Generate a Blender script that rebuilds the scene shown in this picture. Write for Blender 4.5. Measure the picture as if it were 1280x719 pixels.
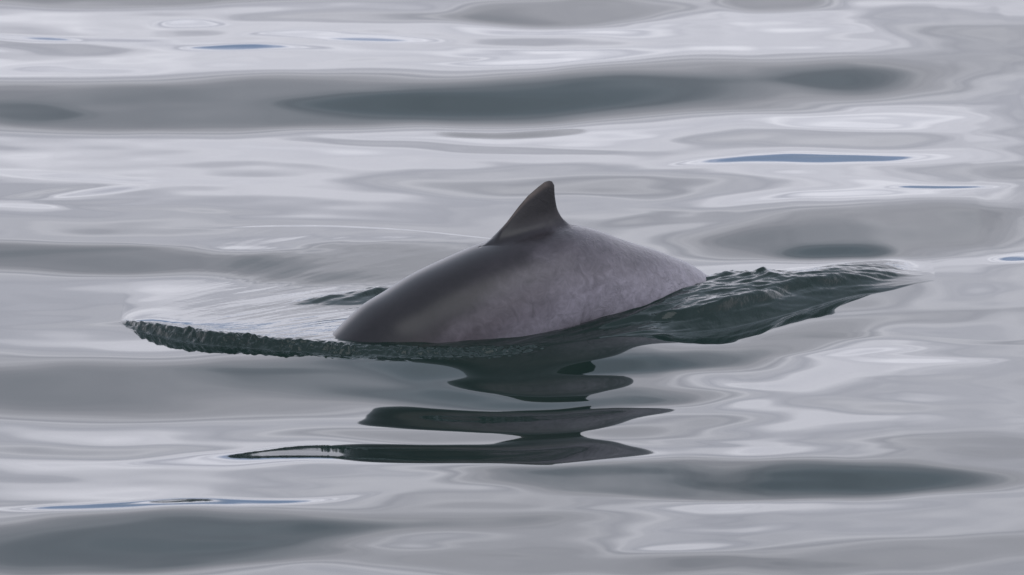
import bpy, math
import numpy as np
from mathutils import Vector, Matrix

# ------------------------------------------------------------------ camera
W, H = 1280.0, 719.0            # photograph frame, used to turn its pixels into points on the water
S = 0.0023                      # metres per photo pixel at the porpoise
D = 30.0                        # metres from camera to porpoise
ELEV = math.radians(12.0)       # camera looks down by this much
OX, OY = 690.0, 401.0           # pixel of the world origin (still water under the fin tip)
SE, CE = math.sin(ELEV), math.cos(ELEV)

sc = bpy.context.scene
for o in list(bpy.data.objects):
    bpy.data.objects.remove(o)
col = sc.collection
cam_d = bpy.data.cameras.new("camera")
cam = bpy.data.objects.new("camera", cam_d)
col.objects.link(cam)
sc.camera = cam
cam_d.sensor_width = 36.0
cam_d.lens = 36.0 * D / (W * S)
cam_d.clip_start = 0.5
cam_d.clip_end = 20000
Rm = Matrix.Rotation(math.pi / 2 - ELEV, 3, 'X')
pc = Vector(((OX - W / 2) * S, -(OY - H / 2) * S, -D))
CAM = -(Rm @ pc)
cam.location = CAM
cam.rotation_euler = Rm.to_euler()
cam_d.dof.use_dof = True
cam_d.dof.focus_distance = D
cam_d.dof.aperture_fstop = 9.0

def project(X, Y, Z):
    """world -> photo pixel (numpy)"""
    x, y, z = X - CAM.x, Y - CAM.y, Z - CAM.z
    dep = y * CE - z * SE
    up = y * SE + z * CE
    return W / 2 + x / dep * D / S, H / 2 - up / dep * D / S

def ground(px, py, z=0.0):
    """photo pixel -> point at height z"""
    d = Rm @ Vector(((px - W / 2) * S, -(py - H / 2) * S, -D))
    t = (z - CAM.z) / d.z
    p = CAM + d * t
    return p.x, p.y

# ------------------------------------------------------------------ sky and sun (overcast, thin blue strip low down)
SUN_EL, SUN_AZ = math.radians(50), math.radians(150)    # azimuth clockwise from +Y (veiled sun, high behind the camera on its right)
world = bpy.data.worlds.new("World")
sc.world = world
world.use_nodes = True
nt = world.node_tree
nt.nodes.clear()
N = nt.nodes.new
L = nt.links.new
def mth(op, a, b=None, tree=None, clamp=False):
    t = tree or nt
    n = t.nodes.new('ShaderNodeMath'); n.operation = op; n.use_clamp = clamp
    for i, v in enumerate((a, b)):
        if v is None: continue
        if isinstance(v, (int, float)): n.inputs[i].default_value = v
        else: t.links.new(v, n.inputs[i])
    return n.outputs[0]
out = N('ShaderNodeOutputWorld'); bg = N('ShaderNodeBackground')
bg.inputs['Strength'].default_value = 0.1
L(bg.outputs[0], out.inputs[0])
sky = N('ShaderNodeTexSky'); sky.sky_type = 'NISHITA'; sky.sun_disc = False
sky.sun_elevation = SUN_EL; sky.sun_rotation = SUN_AZ
tc = N('ShaderNodeTexCoord'); sep = N('ShaderNodeSeparateXYZ'); L(tc.outputs['Generated'], sep.inputs[0])
den = mth('ADD', mth('MAXIMUM', sep.outputs['Z'], 0.0), 0.06)
cx = mth('DIVIDE', sep.outputs['X'], den); cy = mth('DIVIDE', sep.outputs['Y'], den)
cmb = N('ShaderNodeCombineXYZ'); L(cx, cmb.inputs[0]); L(cy, cmb.inputs[1])
cn = N('ShaderNodeTexNoise'); cn.inputs['Scale'].default_value = 1.3; cn.inputs['Detail'].default_value = 5
cn.inputs['Roughness'].default_value = 0.55
L(cmb.outputs[0], cn.inputs['Vector'])
cr = N('ShaderNodeValToRGB')
cr.color_ramp.elements[0].position = 0.32; cr.color_ramp.elements[0].color = (0.55, 0.56, 0.63, 1)
cr.color_ramp.elements[1].position = 0.68; cr.color_ramp.elements[1].color = (0.97, 0.975, 1.04, 1)
L(cn.outputs['Fac'], cr.inputs[0])
# cloud deck is brighter towards the horizon ahead, greyer overhead
el = N('ShaderNodeValToRGB')
e = el.color_ramp.elements
e[0].position = 0.0; e[0].color = (1.0, 1.0, 1.0, 1)
e[1].position = 1.0; e[1].color = (0.50, 0.54, 0.59, 1)
m = e.new(0.34); m.color = (1.0, 0.99, 1.0, 1)
m = e.new(0.55); m.color = (0.55, 0.625, 0.69, 1)
L(sep.outputs['Z'], el.inputs[0])
mul = N('ShaderNodeMix'); mul.data_type = 'RGBA'; mul.blend_type = 'MULTIPLY'; mul.inputs['Factor'].default_value = 1
L(cr.outputs[0], mul.inputs['A']); L(el.outputs[0], mul.inputs['B'])
sca = N('ShaderNodeMix'); sca.data_type = 'RGBA'; sca.blend_type = 'MULTIPLY'; sca.inputs['Factor'].default_value = 1
CLOUD = 18.5
L(mul.outputs['Result'], sca.inputs['A']); sca.inputs['B'].default_value = (CLOUD, CLOUD, CLOUD * 1.03, 1)
# clear blue strip under the cloud base, broken by noise
bs = N('ShaderNodeValToRGB')
e = bs.color_ramp.elements
e[0].position = 0.0; e[0].color = (0, 0, 0, 1)
e[1].position = 1.0; e[1].color = (0, 0, 0, 1)
for p_, v_ in ((0.012, 0), (0.022, .85), (0.044, .85), (0.060, 0)):
    m = e.new(p_); m.color = (v_, v_, v_, 1)
L(mth('ADD', sep.outputs['Z'], mth('MULTIPLY', mth('SUBTRACT', cn.outputs['Fac'], 0.5), 0.03)), bs.inputs[0])
hz = N('ShaderNodeMix'); hz.data_type = 'RGBA'; hz.blend_type = 'MULTIPLY'; hz.inputs['Factor'].default_value = 1
L(sky.outputs[0], hz.inputs['A']); hz.inputs['B'].default_value = (0.34, 0.55, 1.2, 1)
mx = N('ShaderNodeMix'); mx.data_type = 'RGBA'
L(bs.outputs[0], mx.inputs['Factor']); L(sca.outputs['Result'], mx.inputs['A']); L(hz.outputs['Result'], mx.inputs['B'])
L(mx.outputs['Result'], bg.inputs['Color'])

sun_d = bpy.data.lights.new("sun", 'SUN'); sun = bpy.data.objects.new("sun", sun_d); col.objects.link(sun)
sun_d.energy = 0.6; sun_d.angle = math.radians(40); sun_d.color = (1.0, 0.985, 0.97)
sd = Vector((math.sin(SUN_AZ) * math.cos(SUN_EL), math.cos(SUN_AZ) * math.cos(SUN_EL), math.sin(SUN_EL)))
sun.rotation_euler = sd.to_track_quat('Z', 'Y').to_euler()
sun.location = sd * 40

sc.view_settings.view_transform = 'Standard'
sc.view_settings.look = 'None'
sc.view_settings.exposure = 0.0
sc.view_settings.gamma = 1.0
sc.cycles.use_denoising = True
sc.cycles.max_bounces = 6

# ------------------------------------------------------------------ numpy helpers
def perlin(x, y, seed=0):
    rng = np.random.RandomState(seed)
    perm = rng.permutation(4096); ang = rng.rand(4096) * 2 * np.pi
    gx, gy = np.cos(ang), np.sin(ang)
    xi = np.floor(x).astype(np.int64); yi = np.floor(y).astype(np.int64)
    xf = x - xi; yf = y - yi
    u = xf**3 * (xf * (xf * 6 - 15) + 10); v = yf**3 * (yf * (yf * 6 - 15) + 10)
    def g(ix, iy, dx, dy):
        k = perm[(perm[ix & 4095] + iy) & 4095]
        return gx[k] * dx + gy[k] * dy
    a = g(xi, yi, xf, yf); b = g(xi + 1, yi, xf - 1, yf)
    c = g(xi, yi + 1, xf, yf - 1); d = g(xi + 1, yi + 1, xf - 1, yf - 1)
    return (a + u * (b - a)) * (1 - v) + (c + u * (d - c)) * v

def sstep(a, b, x):
    t = np.clip((x - a) / (b - a), 0, 1)
    return t * t * (3 - 2 * t)

def spline(xs, ys, x):
    """smooth monotone-ish cubic (Catmull-Rom slopes) through points, flat outside"""
    xs = np.asarray(xs, float); ys = np.asarray(ys, float)
    m = np.gradient(ys, xs)
    x = np.clip(x, xs[0], xs[-1])
    i = np.clip(np.searchsorted(xs, x) - 1, 0, len(xs) - 2)
    h = xs[i + 1] - xs[i]; t = (x - xs[i]) / h
    return ((2*t**3 - 3*t**2 + 1) * ys[i] + (t**3 - 2*t**2 + t) * h * m[i]
            + (-2*t**3 + 3*t**2) * ys[i + 1] + (t**3 - t**2) * h * m[i + 1])

# ------------------------------------------------------------------ water
# Slope of the swell towards the camera side, as patches on the sea laid out from the photograph:
# (pixel x, pixel y, half width, half height, tilt of the long axis, softness, slope in degrees)
PATCH = [
    # far long swell
    (330, 128, 520, 36, -0.02, .30, 7.2), (820, 112, 420, 36, -0.05, .30, 6.0),
    (20, 140, 70, 14, 0.05, .3, 2.5), (545, 126, 180, 15, -.01, .3, 2.2), (1040, 94, 110, 18, 0.0, .4, 1.8),
    (1110, 105, 120, 18, .05, .4, 3.0),
    # top
    (710, 12, 130, 17, 0, .35, 6.5), (965, 4, 90, 13, 0, .35, 5.5), (1210, 45, 110, 30, 0.1, .5, 3.0), (470, 22, 140, 7, -.02, .5, 2.5),
    (150, -6, 300, 12, 0, .4, 5),
    # behind the porpoise
    (60, 324, 260, 18, 0.03, .30, 5.5), (430, 332, 150, 24, -.03, .35, 6.0), (1085, 290, 180, 34, -.06, .35, 7.0), (1040, 313, 50, 10, 0, .5, 6.0), (1020, 300, 110, 18, 0, .4, 1.6),
    (760, 232, 300, 12, 0, .5, 2.6), (1040, 172, 130, 12, 0, .5, 2.8), (560, 184, 200, 5, .02, .5, 2.0),
    (1180, 215, 160, 12, 0, .5, 2.2), (60, 240, 60, 5, -.1, .5, 2.0), (900, 268, 120, 8, -.1, .5, 2.0),
    # in front
    (250, 487, 350, 40, 0.0, .32, 5.4), (60, 470, 240, 34, 0, .5, 2.0), (100, 563, 180, 9, 0, .5, 2.4),
    (930, 598, 320, 26, 0.0, .22, 9.0), (1000, 598, 190, 14, 0, .3, 3.6), (640, 600, 200, 20, 0, .5, 2.2),
    (200, 676, 300, 40, -.04, .30, 7.0), (260, 668, 170, 20, -.03, .4, 3.2), (60, 700, 200, 20, 0, .5, 2),
    (720, 706, 260, 20, .02, .4, 6.0), (1150, 692, 220, 16, -.05, .5, 3.4), (560, 655, 180, 14, .02, .5, 2.4),
    (1080, 508, 90, 10, 0, .5, 2.0), (780, 456, 90, 9, 0, .5, 2.0), (1220, 560, 100, 16, 0, .5, 2.6), (1120, 395, 130, 20, -.05, .5, 2.8),
    (440, 466, 175, 34, 0.02, .35, 4.0), (680, 468, 165, 38, 0, .35, 5.8), (690, 446, 250, 22, 0, .4, 6.0), (605, 479, 110, 6, 0, .5, -.8), (690, 498, 240, 13, 0, .4, 5.0), (700, 530, 240, 12, 0, .5, 3.0), (850, 518, 90, 40, 0, .5, 2.5), (850, 562, 100, 11, 0, .5, 2.2), (690, 584, 210, 7, 0, .5, 3.2), (620, 544, 210, 10, 0, .5, 2.6), (680, 625, 150, 13, 0, .5, 3.6), (745, 656, 190, 15, 0, .5, 4.0), (750, 677, 210, 9, 0, .5, 3.4), (900, 468, 90, 16, 0, .5, 3.0), (830, 485, 80, 26, 0, .5, 2.2), (825, 535, 80, 30, 0, .5, 2.0), (700, 504, 140, 8, 0, .4, 4.4), (575, 521, 120, 6, 0, .4, -1.2), (640, 546, 260, 9, 0, .5, 3.9), (300, 285, 280, 14, 0, .5, 2.0), (330, 385, 230, 26, -.05, .5, 2.4), (970, 383, 180, 24, -.18, .45, 4.5), (660, 638, 190, 18, 0, .5, 3.2), (690, 50, 120, 9, 0, .5, 2.2), (676, 684, 110, 12, 0, .5, 2.4), (930, 432, 170, 16, -.14, .5, 5.5),
    # backs of wavelets, tipped away: mirror the low strip of clear sky
    (430, 49, 100, 5, 0.02, .35, -2.6), (295, 62, 80, 4, 0, .4, -2.4), (240, 30, 50, 6, .05, .4, -2.4), (20, 50, 60, 4, .03, .4, -2.4),
    (990, 199, 150, 6, -.04, .35, -2.4), (1160, 235, 60, 3, 0, .4, -2.6), (1262, 322, 40, 6, .02, .4, -4.0),
    (240, 629, 220, 5, -.04, .35, -4.4), (130, 237, 60, 4, -.06, .4, -2.0),
    (470, 570, 300, 12, -.02, .30, -2.6),
]
_r = np.random.RandomState(5)
for _ in range(90):            # thin wavelets between the long swells
    PATCH.append((_r.uniform(-100, 1380), _r.uniform(-20, 740), _r.uniform(50, 190), _r.uniform(2.5, 7), _r.uniform(-.05, .05), .5, _r.choice([-1, 1]) * _r.uniform(.5, 1.3)))
def swell_slope(px, py):
    wx = px + 70 * perlin(px / 340, py / 60, 3) + 30 * perlin(px / 110, py / 22, 5)
    wy = py + 9 * perlin(px / 260 + 9, py / 70, 4) + 4.0 * perlin(px / 120, py / 30, 6)
    s = np.zeros_like(px)
    for (x0, y0, rx, ry, k, so, a) in PATCH:
        dx = wx - x0; dy = wy - y0 - k * dx
        r = np.sqrt((dx / rx)**2 + (dy / ry)**2)
        s += (1.12 * a if a > 4 else a) / (1 + np.exp(np.clip((r - 1) / (so * .36), -40, 40)))
    return np.tan(np.radians(s))

def axis(lo, hi, fine, bands, far):
    """grid lines: 'bands' = [(from, to, step)], then growing steps to +-far"""
    pts = []
    for a, b, st in bands:
        n = max(1, int(round((b - a) / st)))
        pts += list(np.linspace(a, b, n, endpoint=False))
    pts.append(bands[-1][1])
    up = [pts[-1]]; st = bands[-1][2]
    while up[-1] < far:
        st = min(st * 1.22, 0.16) if abs(up[-1]) < 9 else st * 1.22
        up.append(up[-1] + st)
    dn = [pts[0]]; st = bands[0][2]
    while dn[-1] > -far:
        st = min(st * 1.22, 0.16) if abs(dn[-1]) < 9 else st * 1.22
        dn.append(dn[-1] - st)
    return np.array(dn[:0:-1] + pts + up[1:])

gx = axis(0, 0, 0, [(-1.95, -1.6, .008), (-1.6, 1.3, .0038), (1.3, 1.8, .008)], 6000)
gy = axis(0, 0, 0, [(-4.4, -.62, .013), (-.62, -.15, .0028), (-.15, .75, .0046), (.75, 5.6, .014)], 6000)
X, Y = np.meshgrid(gx, gy)            # rows along Y
ny, nx = X.shape

# designed swell: slope high-passed along Y, then summed up to a height
inY = (gy > -7) & (gy < 9); inX = (gx > -3.2) & (gx < 3.2)
iy0, iy1 = np.where(inY)[0][[0, -1]]; ix0, ix1 = np.where(inX)[0][[0, -1]]
def win(Xa, Ya):
    return sstep(-3.1, -2.2, Xa) * sstep(3.0, 2.1, Xa) * sstep(-6.6, -4.6, Ya) * sstep(8.6, 6.0, Ya)
ax = np.linspace(-3.3, 3.3, 221); ay = np.arange(-9, 11, .02)
AX, AY = np.meshgrid(ax, ay)
sig = 1.0; kk = np.exp(-.5 * (np.arange(-200, 201) * .02 / sig)**2); kk /= kk.sum()
def bilin(F, Xa, Ya):
    fx = np.clip((Xa - ax[0]) / (ax[1] - ax[0]), 0, len(ax) - 1.001); fy = np.clip((Ya - ay[0]) / .02, 0, len(ay) - 1.001)
    i = np.clip(fx.astype(int), 1, len(ax) - 3); j = fy.astype(int); u = fx - i; v = fy - j
    def row(jj):              # cubic B-spline across, so that the surface has no creases
        return ((1 - u)**3 * F[jj, i - 1] + (3*u**3 - 6*u**2 + 4) * F[jj, i] + (-3*u**3 + 3*u**2 + 3*u + 1) * F[jj, i + 1] + u**3 * F[jj, i + 2]) / 6
    return row(j) * (1 - v) + row(j + 1) * v
def still(x):                 # line of still-water level along the porpoise
    return .35 * np.clip(x, -1.3, 1.0) - .12
kx = np.exp(-.5 * ((ax[:, None] - ax[None, :]) / .12)**2); kx /= kx.sum(1, keepdims=True)
def levelled(Xa, Ya, lev):
    yl = still(Xa)
    return lev * win(Xa, Ya) * np.exp(-((Ya - yl) / np.where(Ya < yl, 5.0, 1.9))**2)
ZA = np.zeros_like(AX)
for it in range(4):           # the patches sit where the raised or lowered surface shows them
    sa = swell_slope(*project(AX, AY, ZA)) * win(AX, AY)
    lp = np.apply_along_axis(lambda v: np.convolve(v, kk, 'same'), 0, sa)
    h = np.cumsum(sa - lp, axis=0) * .02
    lev = kx @ h[np.clip(((still(ax) - ay[0]) / .02).astype(int), 0, len(ay) - 1), np.arange(len(ax))]
    zn = h - levelled(AX, AY, lev[None, :])
    ZA = zn if it == 0 else .4 * ZA + .6 * zn
Xs, Ys = X[iy0:iy1 + 1, ix0:ix1 + 1], Y[iy0:iy1 + 1, ix0:ix1 + 1]
ss = swell_slope(*project(Xs, Ys, bilin(ZA, Xs, Ys))) * win(Xs, Ys) - bilin(lp, Xs, Ys)
hs = np.zeros_like(Xs); hs[1:] = np.cumsum(.5 * (ss[1:] + ss[:-1]) * np.diff(Ys, axis=0), axis=0)
Z = np.zeros_like(X)
lx = bilin(np.repeat(lev[None, :], len(ay), 0), Xs[0], Ys[0])
Z[iy0:iy1 + 1, ix0:ix1 + 1] += hs - levelled(Xs, Ys, lx[None, :])

# open-sea swell outside the laid-out patch
rng = np.random.RandomState(11)
far = 1 - win(X, Y)
fade = sstep(11, 6, np.hypot(X, Y))
for k in range(22):
    lam = 0.9 + 2.6 * rng.rand(); th = rng.normal(0, .35); ph = rng.rand() * 6.28
    q = 2 * np.pi / lam
    Z += far * fade * (.035 / q) * np.sin(q * (np.sin(th) * X + np.cos(th) * Y) + ph) * .7
# gentle small wavelets everywhere near
fade2 = sstep(9, 5, np.hypot(X, Y))
wob = (.0036 * perlin(X / .95 + 3, Y / .60, 21) + .0016 * perlin(X / .42, Y / .33 + 7, 22) + .0005 * perlin(X / .2, Y / .16, 23))
Z += wob * fade2

# ---- wake of the porpoise ------------------------------------------------
def polyline(pix, z=0.0):
    P = sorted(ground(a, b, z) for a, b in pix)
    return [p[0] for p in P], [p[1] for p in P]
chop = np.zeros_like(X)       # where the surface is torn up into small ripples
# bow roll in front of the head: steep lip, raised water behind it
fx_, fy_ = polyline([(146, 397), (165, 408), (200, 419), (250, 428), (320, 436), (430, 442), (560, 442), (650, 436), (720, 428)])
near = (X > -1.5) & (X < 1.4) & (Y > -.9) & (Y < 1.3)
Xn, Yn = X[near], Y[near]
n1 = perlin(Xn / .055, Yn / .05, 31); n2 = perlin(Xn / .022, Yn / .024, 32); n3 = perlin(Xn / .15, Yn / .3, 33)
nv = sstep(-.3, .4, perlin(Xn / .11 + 5, Yn / .2, 37))
yf = spline(fx_, fy_, Xn) + .004 * nv * n1 + .03 * n3
d = Yn - yf
px0 = W / 2 + (Xn - CAM.x) / S
Hb = spline([150, 175, 240, 320, 430, 520, 600, 720], [.0, .019, .034, .032, .021, .014, .009, 0], px0)
wf = .045
up = sstep(0, 1, d / wf)
back = np.exp(-np.clip(d - wf, 0, 9) / spline([150, 240, 400, 600], [.16, .34, .6, .7], px0))
lip = Hb * up * back
zoneL = (px0 > 140) & (px0 < 725)
lip = np.where(zoneL, lip, 0)
face = np.where(zoneL, np.exp(-((d - .028) / .03)**2) * sstep(0, .01, Hb), 0)
dd = d + .004 * n1
lip += face * (.45 + .9 * nv) * (.012 * perlin(Xn / .019, dd / .0125, 32) + .007 * perlin(Xn / .031 + 4, dd / .02, 39) + .006 * perlin(Xn / .0105, dd / .0085, 34))
# streaky disturbed sheet behind the lip
inner = np.where(zoneL, sstep(.05, .12, d) * np.exp(-np.clip(d, 0, 9) / .55) * sstep(160, 330, px0), 0)
u_ = Xn * .67 + Yn * .74; v_ = -Xn * .74 + Yn * .67
lip += inner * sstep(160, 420, px0) * (.0085 * perlin(u_ / .34, v_ / .07, 35) + .0032 * perlin(u_ / .16, v_ / .026, 36))

# water drawn up along the rear of the body: a thin lip at its foot, a smooth green slope, a steep rough face, a streaky top
KP = [640, 700, 790, 890, 990, 1065, 1115, 1150, 1180]
def knots(rows_, zs):
    return spline(KP, [ground(p, r, z)[1] for p, r, z in zip(KP, rows_, zs)], px0), spline(KP, zs, px0)
zz = [0, 0, 0, 0, 0, 0, 0, 0, 0]
z1 = [0, .002, .006, .009, .010, .009, .006, .002, 0]
z2 = [0, .004, .017, .032, .035, .026, .014, .003, 0]
z3 = [0, .010, .038, .072, .068, .055, .031, .005, 0]
z4 = [0, .012, .050, .088, .074, .058, .034, .006, 0]
y0, _ = knots([433, 430, 425, 412, 391, 372, 364, 356, 350], zz)
y0 = y0 + .005 * n1 + .004 * n3
y1, h1 = knots([431, 428, 421, 407, 387, 368, 361, 354, 349], z1); y1 = np.maximum(y1, y0 + .018)
y2, h2 = knots([427, 424, 408, 395, 370, 356, 350, 348, 347], z2); y2 = np.maximum(y2 + .03 * n3, y1 + .03)
y3, h3 = knots([424, 420, 397, 374, 350, 339, 339, 342, 344], z3); y3 = np.maximum(y3 + .03 * n3, y2 + .035)
y4, h4 = knots([420, 414, 380, 343, 341, 335, 336, 339, 342], z4); y4 = np.maximum(y4, y3 + .05)
def ramp(a, b): return sstep(0, 1, (Yn - a) / (b - a))
lin = np.clip((Yn - y1) / (y2 - y1), 0, 1)
rid = h1 * ramp(y0, y1) + (h2 - h1) * lin + (h3 - h2) * ramp(y2, y3) + (h4 - h3) * ramp(y3, y4)
rid = .9 * rid * np.exp(-np.clip(Yn - y4, 0, 9)**2 / .17**2)
zoneR = (px0 > 642) & (px0 < 1178)
rid = np.where(zoneR, rid, 0)
amt = np.clip(h3 / .05, 0, 1)
rough = np.where(zoneR, ramp(y2 - .02, y2 + .03) * np.exp(-np.clip(Yn - y4, 0, 9) / .10), 0) * amt
low = np.where(zoneR, ramp(y0, y1) * (1 - ramp(y2 - .03, y2 + .02)), 0) * amt
al = Xn * .79 + Yn * .61; ac = -Xn * .61 + Yn * .79
rid += rough * (.013 * perlin(al / .30, ac / .045, 41) + .0065 * perlin(al / .12, ac / .019, 42) + .0036 * perlin(al / .05, ac / .012, 43))
rid += low * (.003 * perlin(al / .2, ac / .04, 44) + .003 * perlin(al / .09, ac / .014, 45))
# small broken crest just behind the tail
bx, by = ground(925, 330, .10)
bb = np.exp(-(np.abs(Xn - bx) / .13)**3 - ((Yn - by) / .04)**2)
rid += bb * (.008 + .020 * perlin(Xn / .05, Yn / .05, 46) + .007 * perlin(Xn / .02, Yn / .02, 47))
# far-side sheet climbing the body ahead of the fin
sx, sy = ground(500, 352, .02)
sh = np.exp(-(((Xn - sx) * .82 + (Yn - sy) * .57) / .34)**2 - ((-(Xn - sx) * .57 + (Yn - sy) * .82 - .02) / .07)**2)
rid += sh * (.032 + .014 * perlin(u_ / .14, v_ / .035, 48) + .004 * perlin(u_ / .04, v_ / .015, 49))
Z[near] += np.maximum(lip, rid) + .3 * np.minimum(lip, rid)
ch = np.clip(face * 1.0 + .45 * rough + .2 * inner + .7 * bb + .4 * sh + .25 * low, 0, 1)
chop[near] = ch

def grid_mesh(name, X, Y, Z):
    ny, nx = X.shape
    me = bpy.data.meshes.new(name)
    co = np.stack([X, Y, Z], -1).reshape(-1, 3).astype(np.float32)
    idx = np.arange(ny * nx).reshape(ny, nx)
    q = np.stack([idx[:-1, :-1], idx[:-1, 1:], idx[1:, 1:], idx[1:, :-1]], -1).reshape(-1, 4).astype(np.int32)
    me.vertices.add(len(co)); me.vertices.foreach_set("co", co.ravel())
    me.loops.add(q.size); me.loops.foreach_set("vertex_index", q.ravel())
    me.polygons.add(len(q)); me.polygons.foreach_set("loop_start", np.arange(0, q.size, 4, dtype=np.int32))
    me.polygons.foreach_set("use_smooth", np.ones(len(q), bool))
    me.update(calc_edges=True)
    return me

wm = grid_mesh("water", X, Y, Z)
at = wm.attributes.new("chop", 'FLOAT', 'POINT'); at.data.foreach_set("value", chop.ravel().astype(np.float32))

def new_mat(name):
    m = bpy.data.materials.new(name); m.use_nodes = True
    t = m.node_tree
    return m, t, t.nodes['Principled BSDF']

mw, t, b = new_mat("sea_water")
b.inputs['Base Color'].default_value = (0.006, 0.016, 0.0125, 1)
b.inputs['Roughness'].default_value = 0.03
b.inputs['IOR'].default_value = 1.34
a_ = t.nodes.new('ShaderNodeAttribute'); a_.attribute_name = "chop"
tcw = t.nodes.new('ShaderNodeTexCoord')
mp = t.nodes.new('ShaderNodeMapping'); mp.inputs['Scale'].default_value = (1, .7, 1)
t.links.new(tcw.outputs['Object'], mp.inputs[0])
nz = t.nodes.new('ShaderNodeTexNoise'); nz.inputs['Scale'].default_value = 75; nz.inputs['Detail'].default_value = 3
t.links.new(mp.outputs[0], nz.inputs['Vector'])
bp = t.nodes.new('ShaderNodeBump'); bp.inputs['Distance'].default_value = 0.004
t.links.new(nz.outputs['Fac'], bp.inputs['Height']); t.links.new(a_.outputs['Fac'], bp.inputs['Strength'])
t.links.new(bp.outputs[0], b.inputs['Normal'])
wm.materials.append(mw)
water = bpy.data.objects.new("water", wm); col.objects.link(water)
water["kind"] = "structure"
water["label"] = "smooth grey rippled sea surface with the porpoise's green wake"

# ------------------------------------------------------------------ porpoise
def plan(x):
    """middle plane of the animal seen from above: it swims to the left and towards the camera, tail curving away"""
    x = np.asarray(x, float)
    return .47 * x + .45 * np.clip(x, 0, None)**2
_px = np.linspace(-1.6, 1.2, 2801); _pl = np.r_[0, np.cumsum(np.hypot(np.diff(_px), np.diff(plan(_px))))]
_pl -= np.interp(0, _px, _pl)
def a_to_xy(a):
    x = np.interp(a, _pl, _px)
    return x, plan(x), np.arctan(.47 + .9 * np.clip(x, 0, None))
def sag(px, py):
    """photo pixel -> (a, z) in the animal's vertical middle plane"""
    x = (px - OX) * S
    return float(np.interp(x, _px, _pl)), ((OY - py) * S - float(plan(x)) * SE) / CE

dors_px = [(418, 424), (441, 401), (461, 383), (490, 365), (522, 345), (563, 325), (595, 311), (622, 301), (660, 289), (705, 281), (735, 285), (780, 300), (830, 316), (870, 334)]
dors = [(-1.00, -.215), (-.97, -.165), (-.90, -.10), (-.79, -.045)] + [sag(*p) for p in dors_px] + [(.58, .035), (.66, -.065), (.715, -.18), (.75, -.30), (.77, -.41)]
dors = np.array(dors)
cl = np.r_[0, np.cumsum(np.hypot(*np.diff(dors, axis=0).T))]
LEN = cl[-1]
# finer sampling around the fin
fin_px = [(598, 312), (607, 305.5), (617, 297.5), (633.5, 278.4), (648.5, 258.4), (660, 245), (673.5, 233.4), (681, 227.8), (686, 226.2), (690, 227.2), (692.6, 231.7), (692.9, 241.7), (694.4, 256.7), (698.6, 268.4), (705.2, 276), (715, 281.8), (724, 285)]
fin = np.array([sag(*p) for p in fin_px])
fl = np.r_[0, np.cumsum(np.hypot(*np.diff(fin, axis=0).T))]; fl /= fl[-1]
a_of_s = lambda s: (spline(cl, dors[:, 0], s), spline(cl, dors[:, 1], s))
sg = np.linspace(0, LEN, 4000); ag, zg = a_of_s(sg)
s_f0 = sg[np.argmin(abs(ag - fin[0, 0]))]; s_f1 = sg[np.argmin(abs(ag - fin[-1, 0]))]
su = np.unique(np.r_[LEN * (1 - np.cos(np.linspace(0, np.pi, 40))) / 2, np.linspace(.1, LEN - .1, 150), np.linspace(s_f0, s_f1, 120)])
da, dz = a_of_s(su)
ta = np.gradient(da, su); tz = np.gradient(dz, su); tl = np.hypot(ta, tz); ta /= tl; tz /= tl
fr = su / LEN
rh = spline([0, .02, .06, .12, .25, .4, .5, .6, .7, .8, .88, .94, .97, 1], [.006, .035, .072, .112, .158, .178, .176, .160, .128, .088, .058, .036, .020, .006], fr)
rw = spline([0, .02, .06, .12, .25, .4, .5, .6, .7, .8, .88, .93, .96, .98, 1], [.006, .034, .070, .112, .160, .178, .174, .150, .112, .066, .036, .05, .16, .22, .15], fr)
ca = da + tz * rh * 1.0; cz = dz - ta * rh      # centre line lies below the dorsal line (normal = (-tz, ta))
NB, NF = 80, 26
rows = []
cfr = np.clip((su - s_f0) / (s_f1 - s_f0), 0, 1)
# where along the fin outline each section's column ends
e_of = spline([0, .25, .5, .68, .80, .90, 1.0], [0, .28, .52, .64, .76, .88, 1.0], cfr)
fa = np.interp(e_of, fl, fin[:, 0]); fz = np.interp(e_of, fl, fin[:, 1])
ker = np.exp(-.5 * (np.arange(-3, 4) / 1.2)**2); ker /= ker.sum()
for i in range(len(su)):
    pts = []
    n_a, n_z = -tz[i], ta[i]
    # half section, from the belly up the left side (side = +1 towards the camera) to the fin base
    hgt = math.hypot(fa[i] - da[i], fz[i] - dz[i]) if 0 < cfr[i] < 1 else 0.0
    c = cfr[i]
    w0 = .0155 * (max(c, 1e-6) ** .35) * (max(1 - c, 0)) ** .55 * 1.5 + .003
    finish = float(sstep(0, .05, hgt))
    # angle of the body ellipse where the fin leaves
    wb = (w0 * 1.5 + .022) * finish
    phi_end = math.pi - math.asin(min(.9, wb / max(rw[i], 1e-3))) if finish > 0 else math.pi
    half = []
    for k in range(NB):
        ph = phi_end * k / (NB - 1)
        w = rw[i] * math.sin(ph); h = -rh[i] * math.cos(ph)
        half.append((w, ca[i] + n_a * h, cz[i] + n_z * h))
    w_s, a_s, z_s = half[-1]
    for k in range(1, NF + 1):
        tt = k / NF
        te = math.sin(tt * math.pi / 2) ** .9 if hgt > 0 else tt
        fil = math.exp(-te * hgt / .013)
        w = (w0 * math.sqrt(max(0, 1 - te ** 2.6)) * (1 - .45 * te) * (1 - fil) + w_s * fil) * finish + w_s * (1 - tt) * (1 - finish)
        if k == NF: w = 0.0
        half.append((w, a_s + (fa[i] - a_s) * te if hgt > 0 else a_s, z_s + (fz[i] - z_s) * te if hgt > 0 else z_s))
    rows.append(half)
rows = np.array(rows)                         # (n, NB+NF, 3): w, a, z
ns, nh, _ = rows.shape
left = rows; right = rows[:, -2:0:-1].copy(); right[..., 0] *= -1
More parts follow.
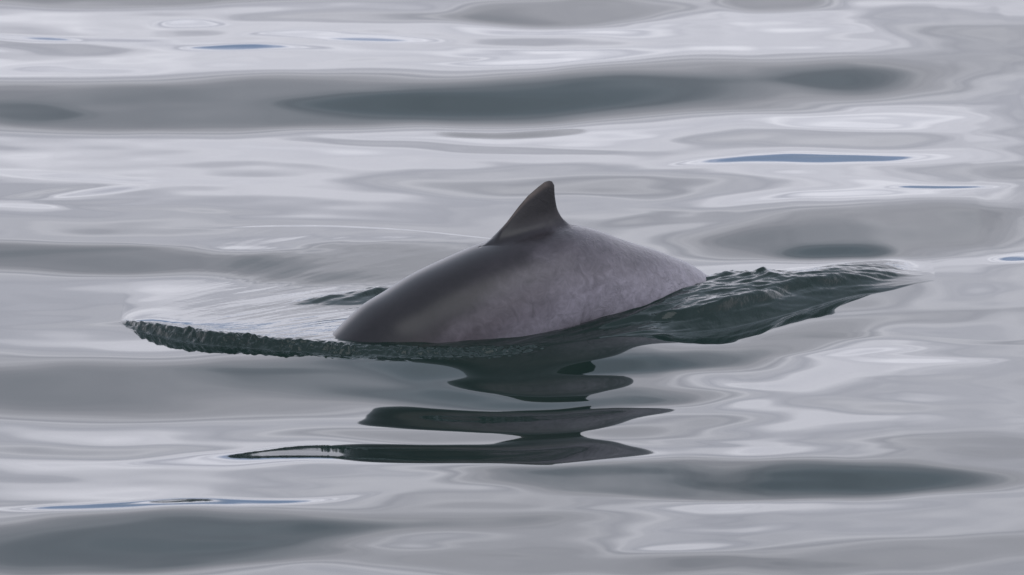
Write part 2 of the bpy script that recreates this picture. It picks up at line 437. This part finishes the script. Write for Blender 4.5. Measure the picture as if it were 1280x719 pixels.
ring = np.concatenate([left, right], 1)       # closed ring
nr = ring.shape[1]
w_, a_, z_ = ring[..., 0], ring[..., 1], ring[..., 2]
x0_, y0_, ps_ = a_to_xy(a_)
PX = x0_ + w_ * np.sin(ps_)
PY = y0_ - w_ * np.cos(ps_)
co = np.stack([PX, PY, z_], -1).reshape(-1, 3)
along0 = a_.ravel()
idx = np.arange(ns * nr).reshape(ns, nr)
nxt = np.roll(idx, -1, axis=1)
faces = np.stack([idx[:-1], nxt[:-1], nxt[1:], idx[1:]], -1).reshape(-1, 4).tolist()
faces.append(idx[0, ::-1].tolist()); faces.append(idx[-1].tolist())
me = bpy.data.meshes.new("porpoise")
me.from_pydata(co.tolist(), [], faces)
hgts = np.hypot(fa - da, fz - dz) * ((cfr > 0) & (cfr < 1))
tcol = np.r_[np.zeros(NB), np.sin(np.arange(1, NF + 1) / NF * np.pi / 2)]
tcol = np.r_[tcol, tcol[-2:0:-1]]
lead = sstep(.03, .06, hgts)[:, None] * sstep(.70, .55, cfr)[:, None] * sstep(.80, .93, tcol)[None, :]
at = me.attributes.new("lead", 'FLOAT', 'POINT'); at.data.foreach_set("value", lead.ravel().astype(np.float32))
import bmesh
bm = bmesh.new(); bm.from_mesh(me)
bmesh.ops.remove_doubles(bm, verts=bm.verts, dist=.0002)
bmesh.ops.recalc_face_normals(bm, faces=bm.faces)
bm.to_mesh(me); bm.free()
for p in me.polygons: p.use_smooth = True
# position along the animal (0 snout .. 1 tail) and up its side, for the skin pattern and its painted sky reflection
v = np.array([q.co[:] for q in me.vertices])
along = np.interp(v[:, 0] * .905 + v[:, 1] * .425, x0_.ravel()[np.argsort(x0_.ravel())] * .905 + plan(np.sort(x0_.ravel())) * .425, np.sort(along0))
at = me.attributes.new("along", 'FLOAT', 'POINT'); at.data.foreach_set("value", along.astype(np.float32))
topz = np.interp(along, da[np.argsort(da)], dz[np.argsort(da)])
at = me.attributes.new("depth", 'FLOAT', 'POINT'); at.data.foreach_set("value", (topz - v[:, 2]).astype(np.float32))

ms, t, b = new_mat("porpoise_skin")
def nn(k): return t.nodes.new(k)
al_ = nn('ShaderNodeAttribute'); al_.attribute_name = "along"
de_ = nn('ShaderNodeAttribute'); de_.attribute_name = "depth"
tcs = nn('ShaderNodeTexCoord')
n1_ = nn('ShaderNodeTexNoise'); n1_.inputs['Scale'].default_value = 9; n1_.inputs['Detail'].default_value = 5; n1_.inputs['Roughness'].default_value = .6
t.links.new(tcs.outputs['Object'], n1_.inputs['Vector'])
# pale flank: grows with depth below the back; tailwards a painted-in sky reflection
fl_ = mth('ADD', mth('MULTIPLY', al_.outputs['Fac'], 1.25, t), mth('MULTIPLY', de_.outputs['Fac'], 4.2, t), t)
fl_ = mth('ADD', fl_, mth('MULTIPLY', mth('SUBTRACT', n1_.outputs['Fac'], .5, t), .34, t), t)
rp = nn('ShaderNodeValToRGB'); rp.color_ramp.interpolation = 'EASE'
e = rp.color_ramp.elements
e[0].position = .0; e[0].color = (.007, .0055, .0065, 1)
e[1].position = .95; e[1].color = (.245, .226, .258, 1)
m = e.new(.42); m.color = (.085, .074, .083, 1)
m = e.new(.13); m.color = (.014, .011, .013, 1)
t.links.new(mth('MULTIPLY', mth('ADD', fl_, .26, t), .75, t), rp.inputs[0])
le_ = nn('ShaderNodeAttribute'); le_.attribute_name = "lead"
lm = nn('ShaderNodeMix'); lm.data_type = 'RGBA'
t.links.new(mth('MULTIPLY', le_.outputs['Fac'], .8, t), lm.inputs['Factor']); t.links.new(rp.outputs[0], lm.inputs['A'])
lm.inputs['B'].default_value = (.085, .066, .055, 1)
mo = nn('ShaderNodeTexNoise'); mo.inputs['Scale'].default_value = 26; mo.inputs['Detail'].default_value = 6; mo.inputs['Roughness'].default_value = .65; mo.inputs['Distortion'].default_value = 1.2
t.links.new(tcs.outputs['Object'], mo.inputs['Vector'])
mr = nn('ShaderNodeMapRange'); mr.inputs['From Min'].default_value = .3; mr.inputs['From Max'].default_value = .7; mr.inputs['To Min'].default_value = .68; mr.inputs['To Max'].default_value = 1.3
t.links.new(mo.outputs['Fac'], mr.inputs['Value'])
vm = nn('ShaderNodeVectorMath'); vm.operation = 'SCALE'
t.links.new(lm.outputs['Result'], vm.inputs[0]); t.links.new(mr.outputs[0], vm.inputs['Scale'])
t.links.new(vm.outputs[0], b.inputs['Base Color'])
n2_ = nn('ShaderNodeTexNoise'); n2_.inputs['Scale'].default_value = 38; n2_.inputs['Detail'].default_value = 4; n2_.inputs['Distortion'].default_value = 1.5
t.links.new(tcs.outputs['Object'], n2_.inputs['Vector'])
rr = nn('ShaderNodeMapRange'); rr.inputs['From Min'].default_value = -.5; rr.inputs['From Max'].default_value = .3
rr.inputs['To Min'].default_value = .31; rr.inputs['To Max'].default_value = .38
t.links.new(al_.outputs['Fac'], rr.inputs['Value'])
t.links.new(rr.outputs[0], b.inputs['Roughness'])
b.inputs['IOR'].default_value = 1.42
b.inputs['Sheen Weight'].default_value = .22; b.inputs['Sheen Roughness'].default_value = .35
bs_ = nn('ShaderNodeBump'); bs_.inputs['Distance'].default_value = .003
st = nn('ShaderNodeMapRange'); st.inputs['From Min'].default_value = -.15; st.inputs['From Max'].default_value = .15
st.inputs['To Min'].default_value = .05; st.inputs['To Max'].default_value = 1.0
t.links.new(al_.outputs['Fac'], st.inputs['Value']); t.links.new(st.outputs[0], bs_.inputs['Strength'])
wr = nn('ShaderNodeTexNoise'); wr.inputs['Scale'].default_value = 22; wr.inputs['Detail'].default_value = 3; wr.inputs['Distortion'].default_value = 2.2
t.links.new(tcs.outputs['Object'], wr.inputs['Vector'])
ln = nn('ShaderNodeMapRange'); ln.inputs['From Min'].default_value = 0; ln.inputs['From Max'].default_value = .03; ln.inputs['To Min'].default_value = 1; ln.inputs['To Max'].default_value = 0
t.links.new(mth('ABSOLUTE', mth('SUBTRACT', wr.outputs['Fac'], .5, t), None, t), ln.inputs['Value'])
pm = nn('ShaderNodeMapRange'); pm.inputs['From Min'].default_value = .48; pm.inputs['From Max'].default_value = .62
t.links.new(n1_.outputs['Fac'], pm.inputs['Value'])
hh = mth('ADD', mth('MULTIPLY', n2_.outputs['Fac'], .6, t), mth('MULTIPLY', mth('MULTIPLY', ln.outputs[0], pm.outputs[0], t), .35, t), t)
t.links.new(hh, bs_.inputs['Height']); t.links.new(bs_.outputs[0], b.inputs['Normal'])
me.materials.append(ms)
po = bpy.data.objects.new("porpoise", me); col.objects.link(po)
po["label"] = "dark grey porpoise arching its wet back and triangular fin out of the water"
po["category"] = "porpoise"
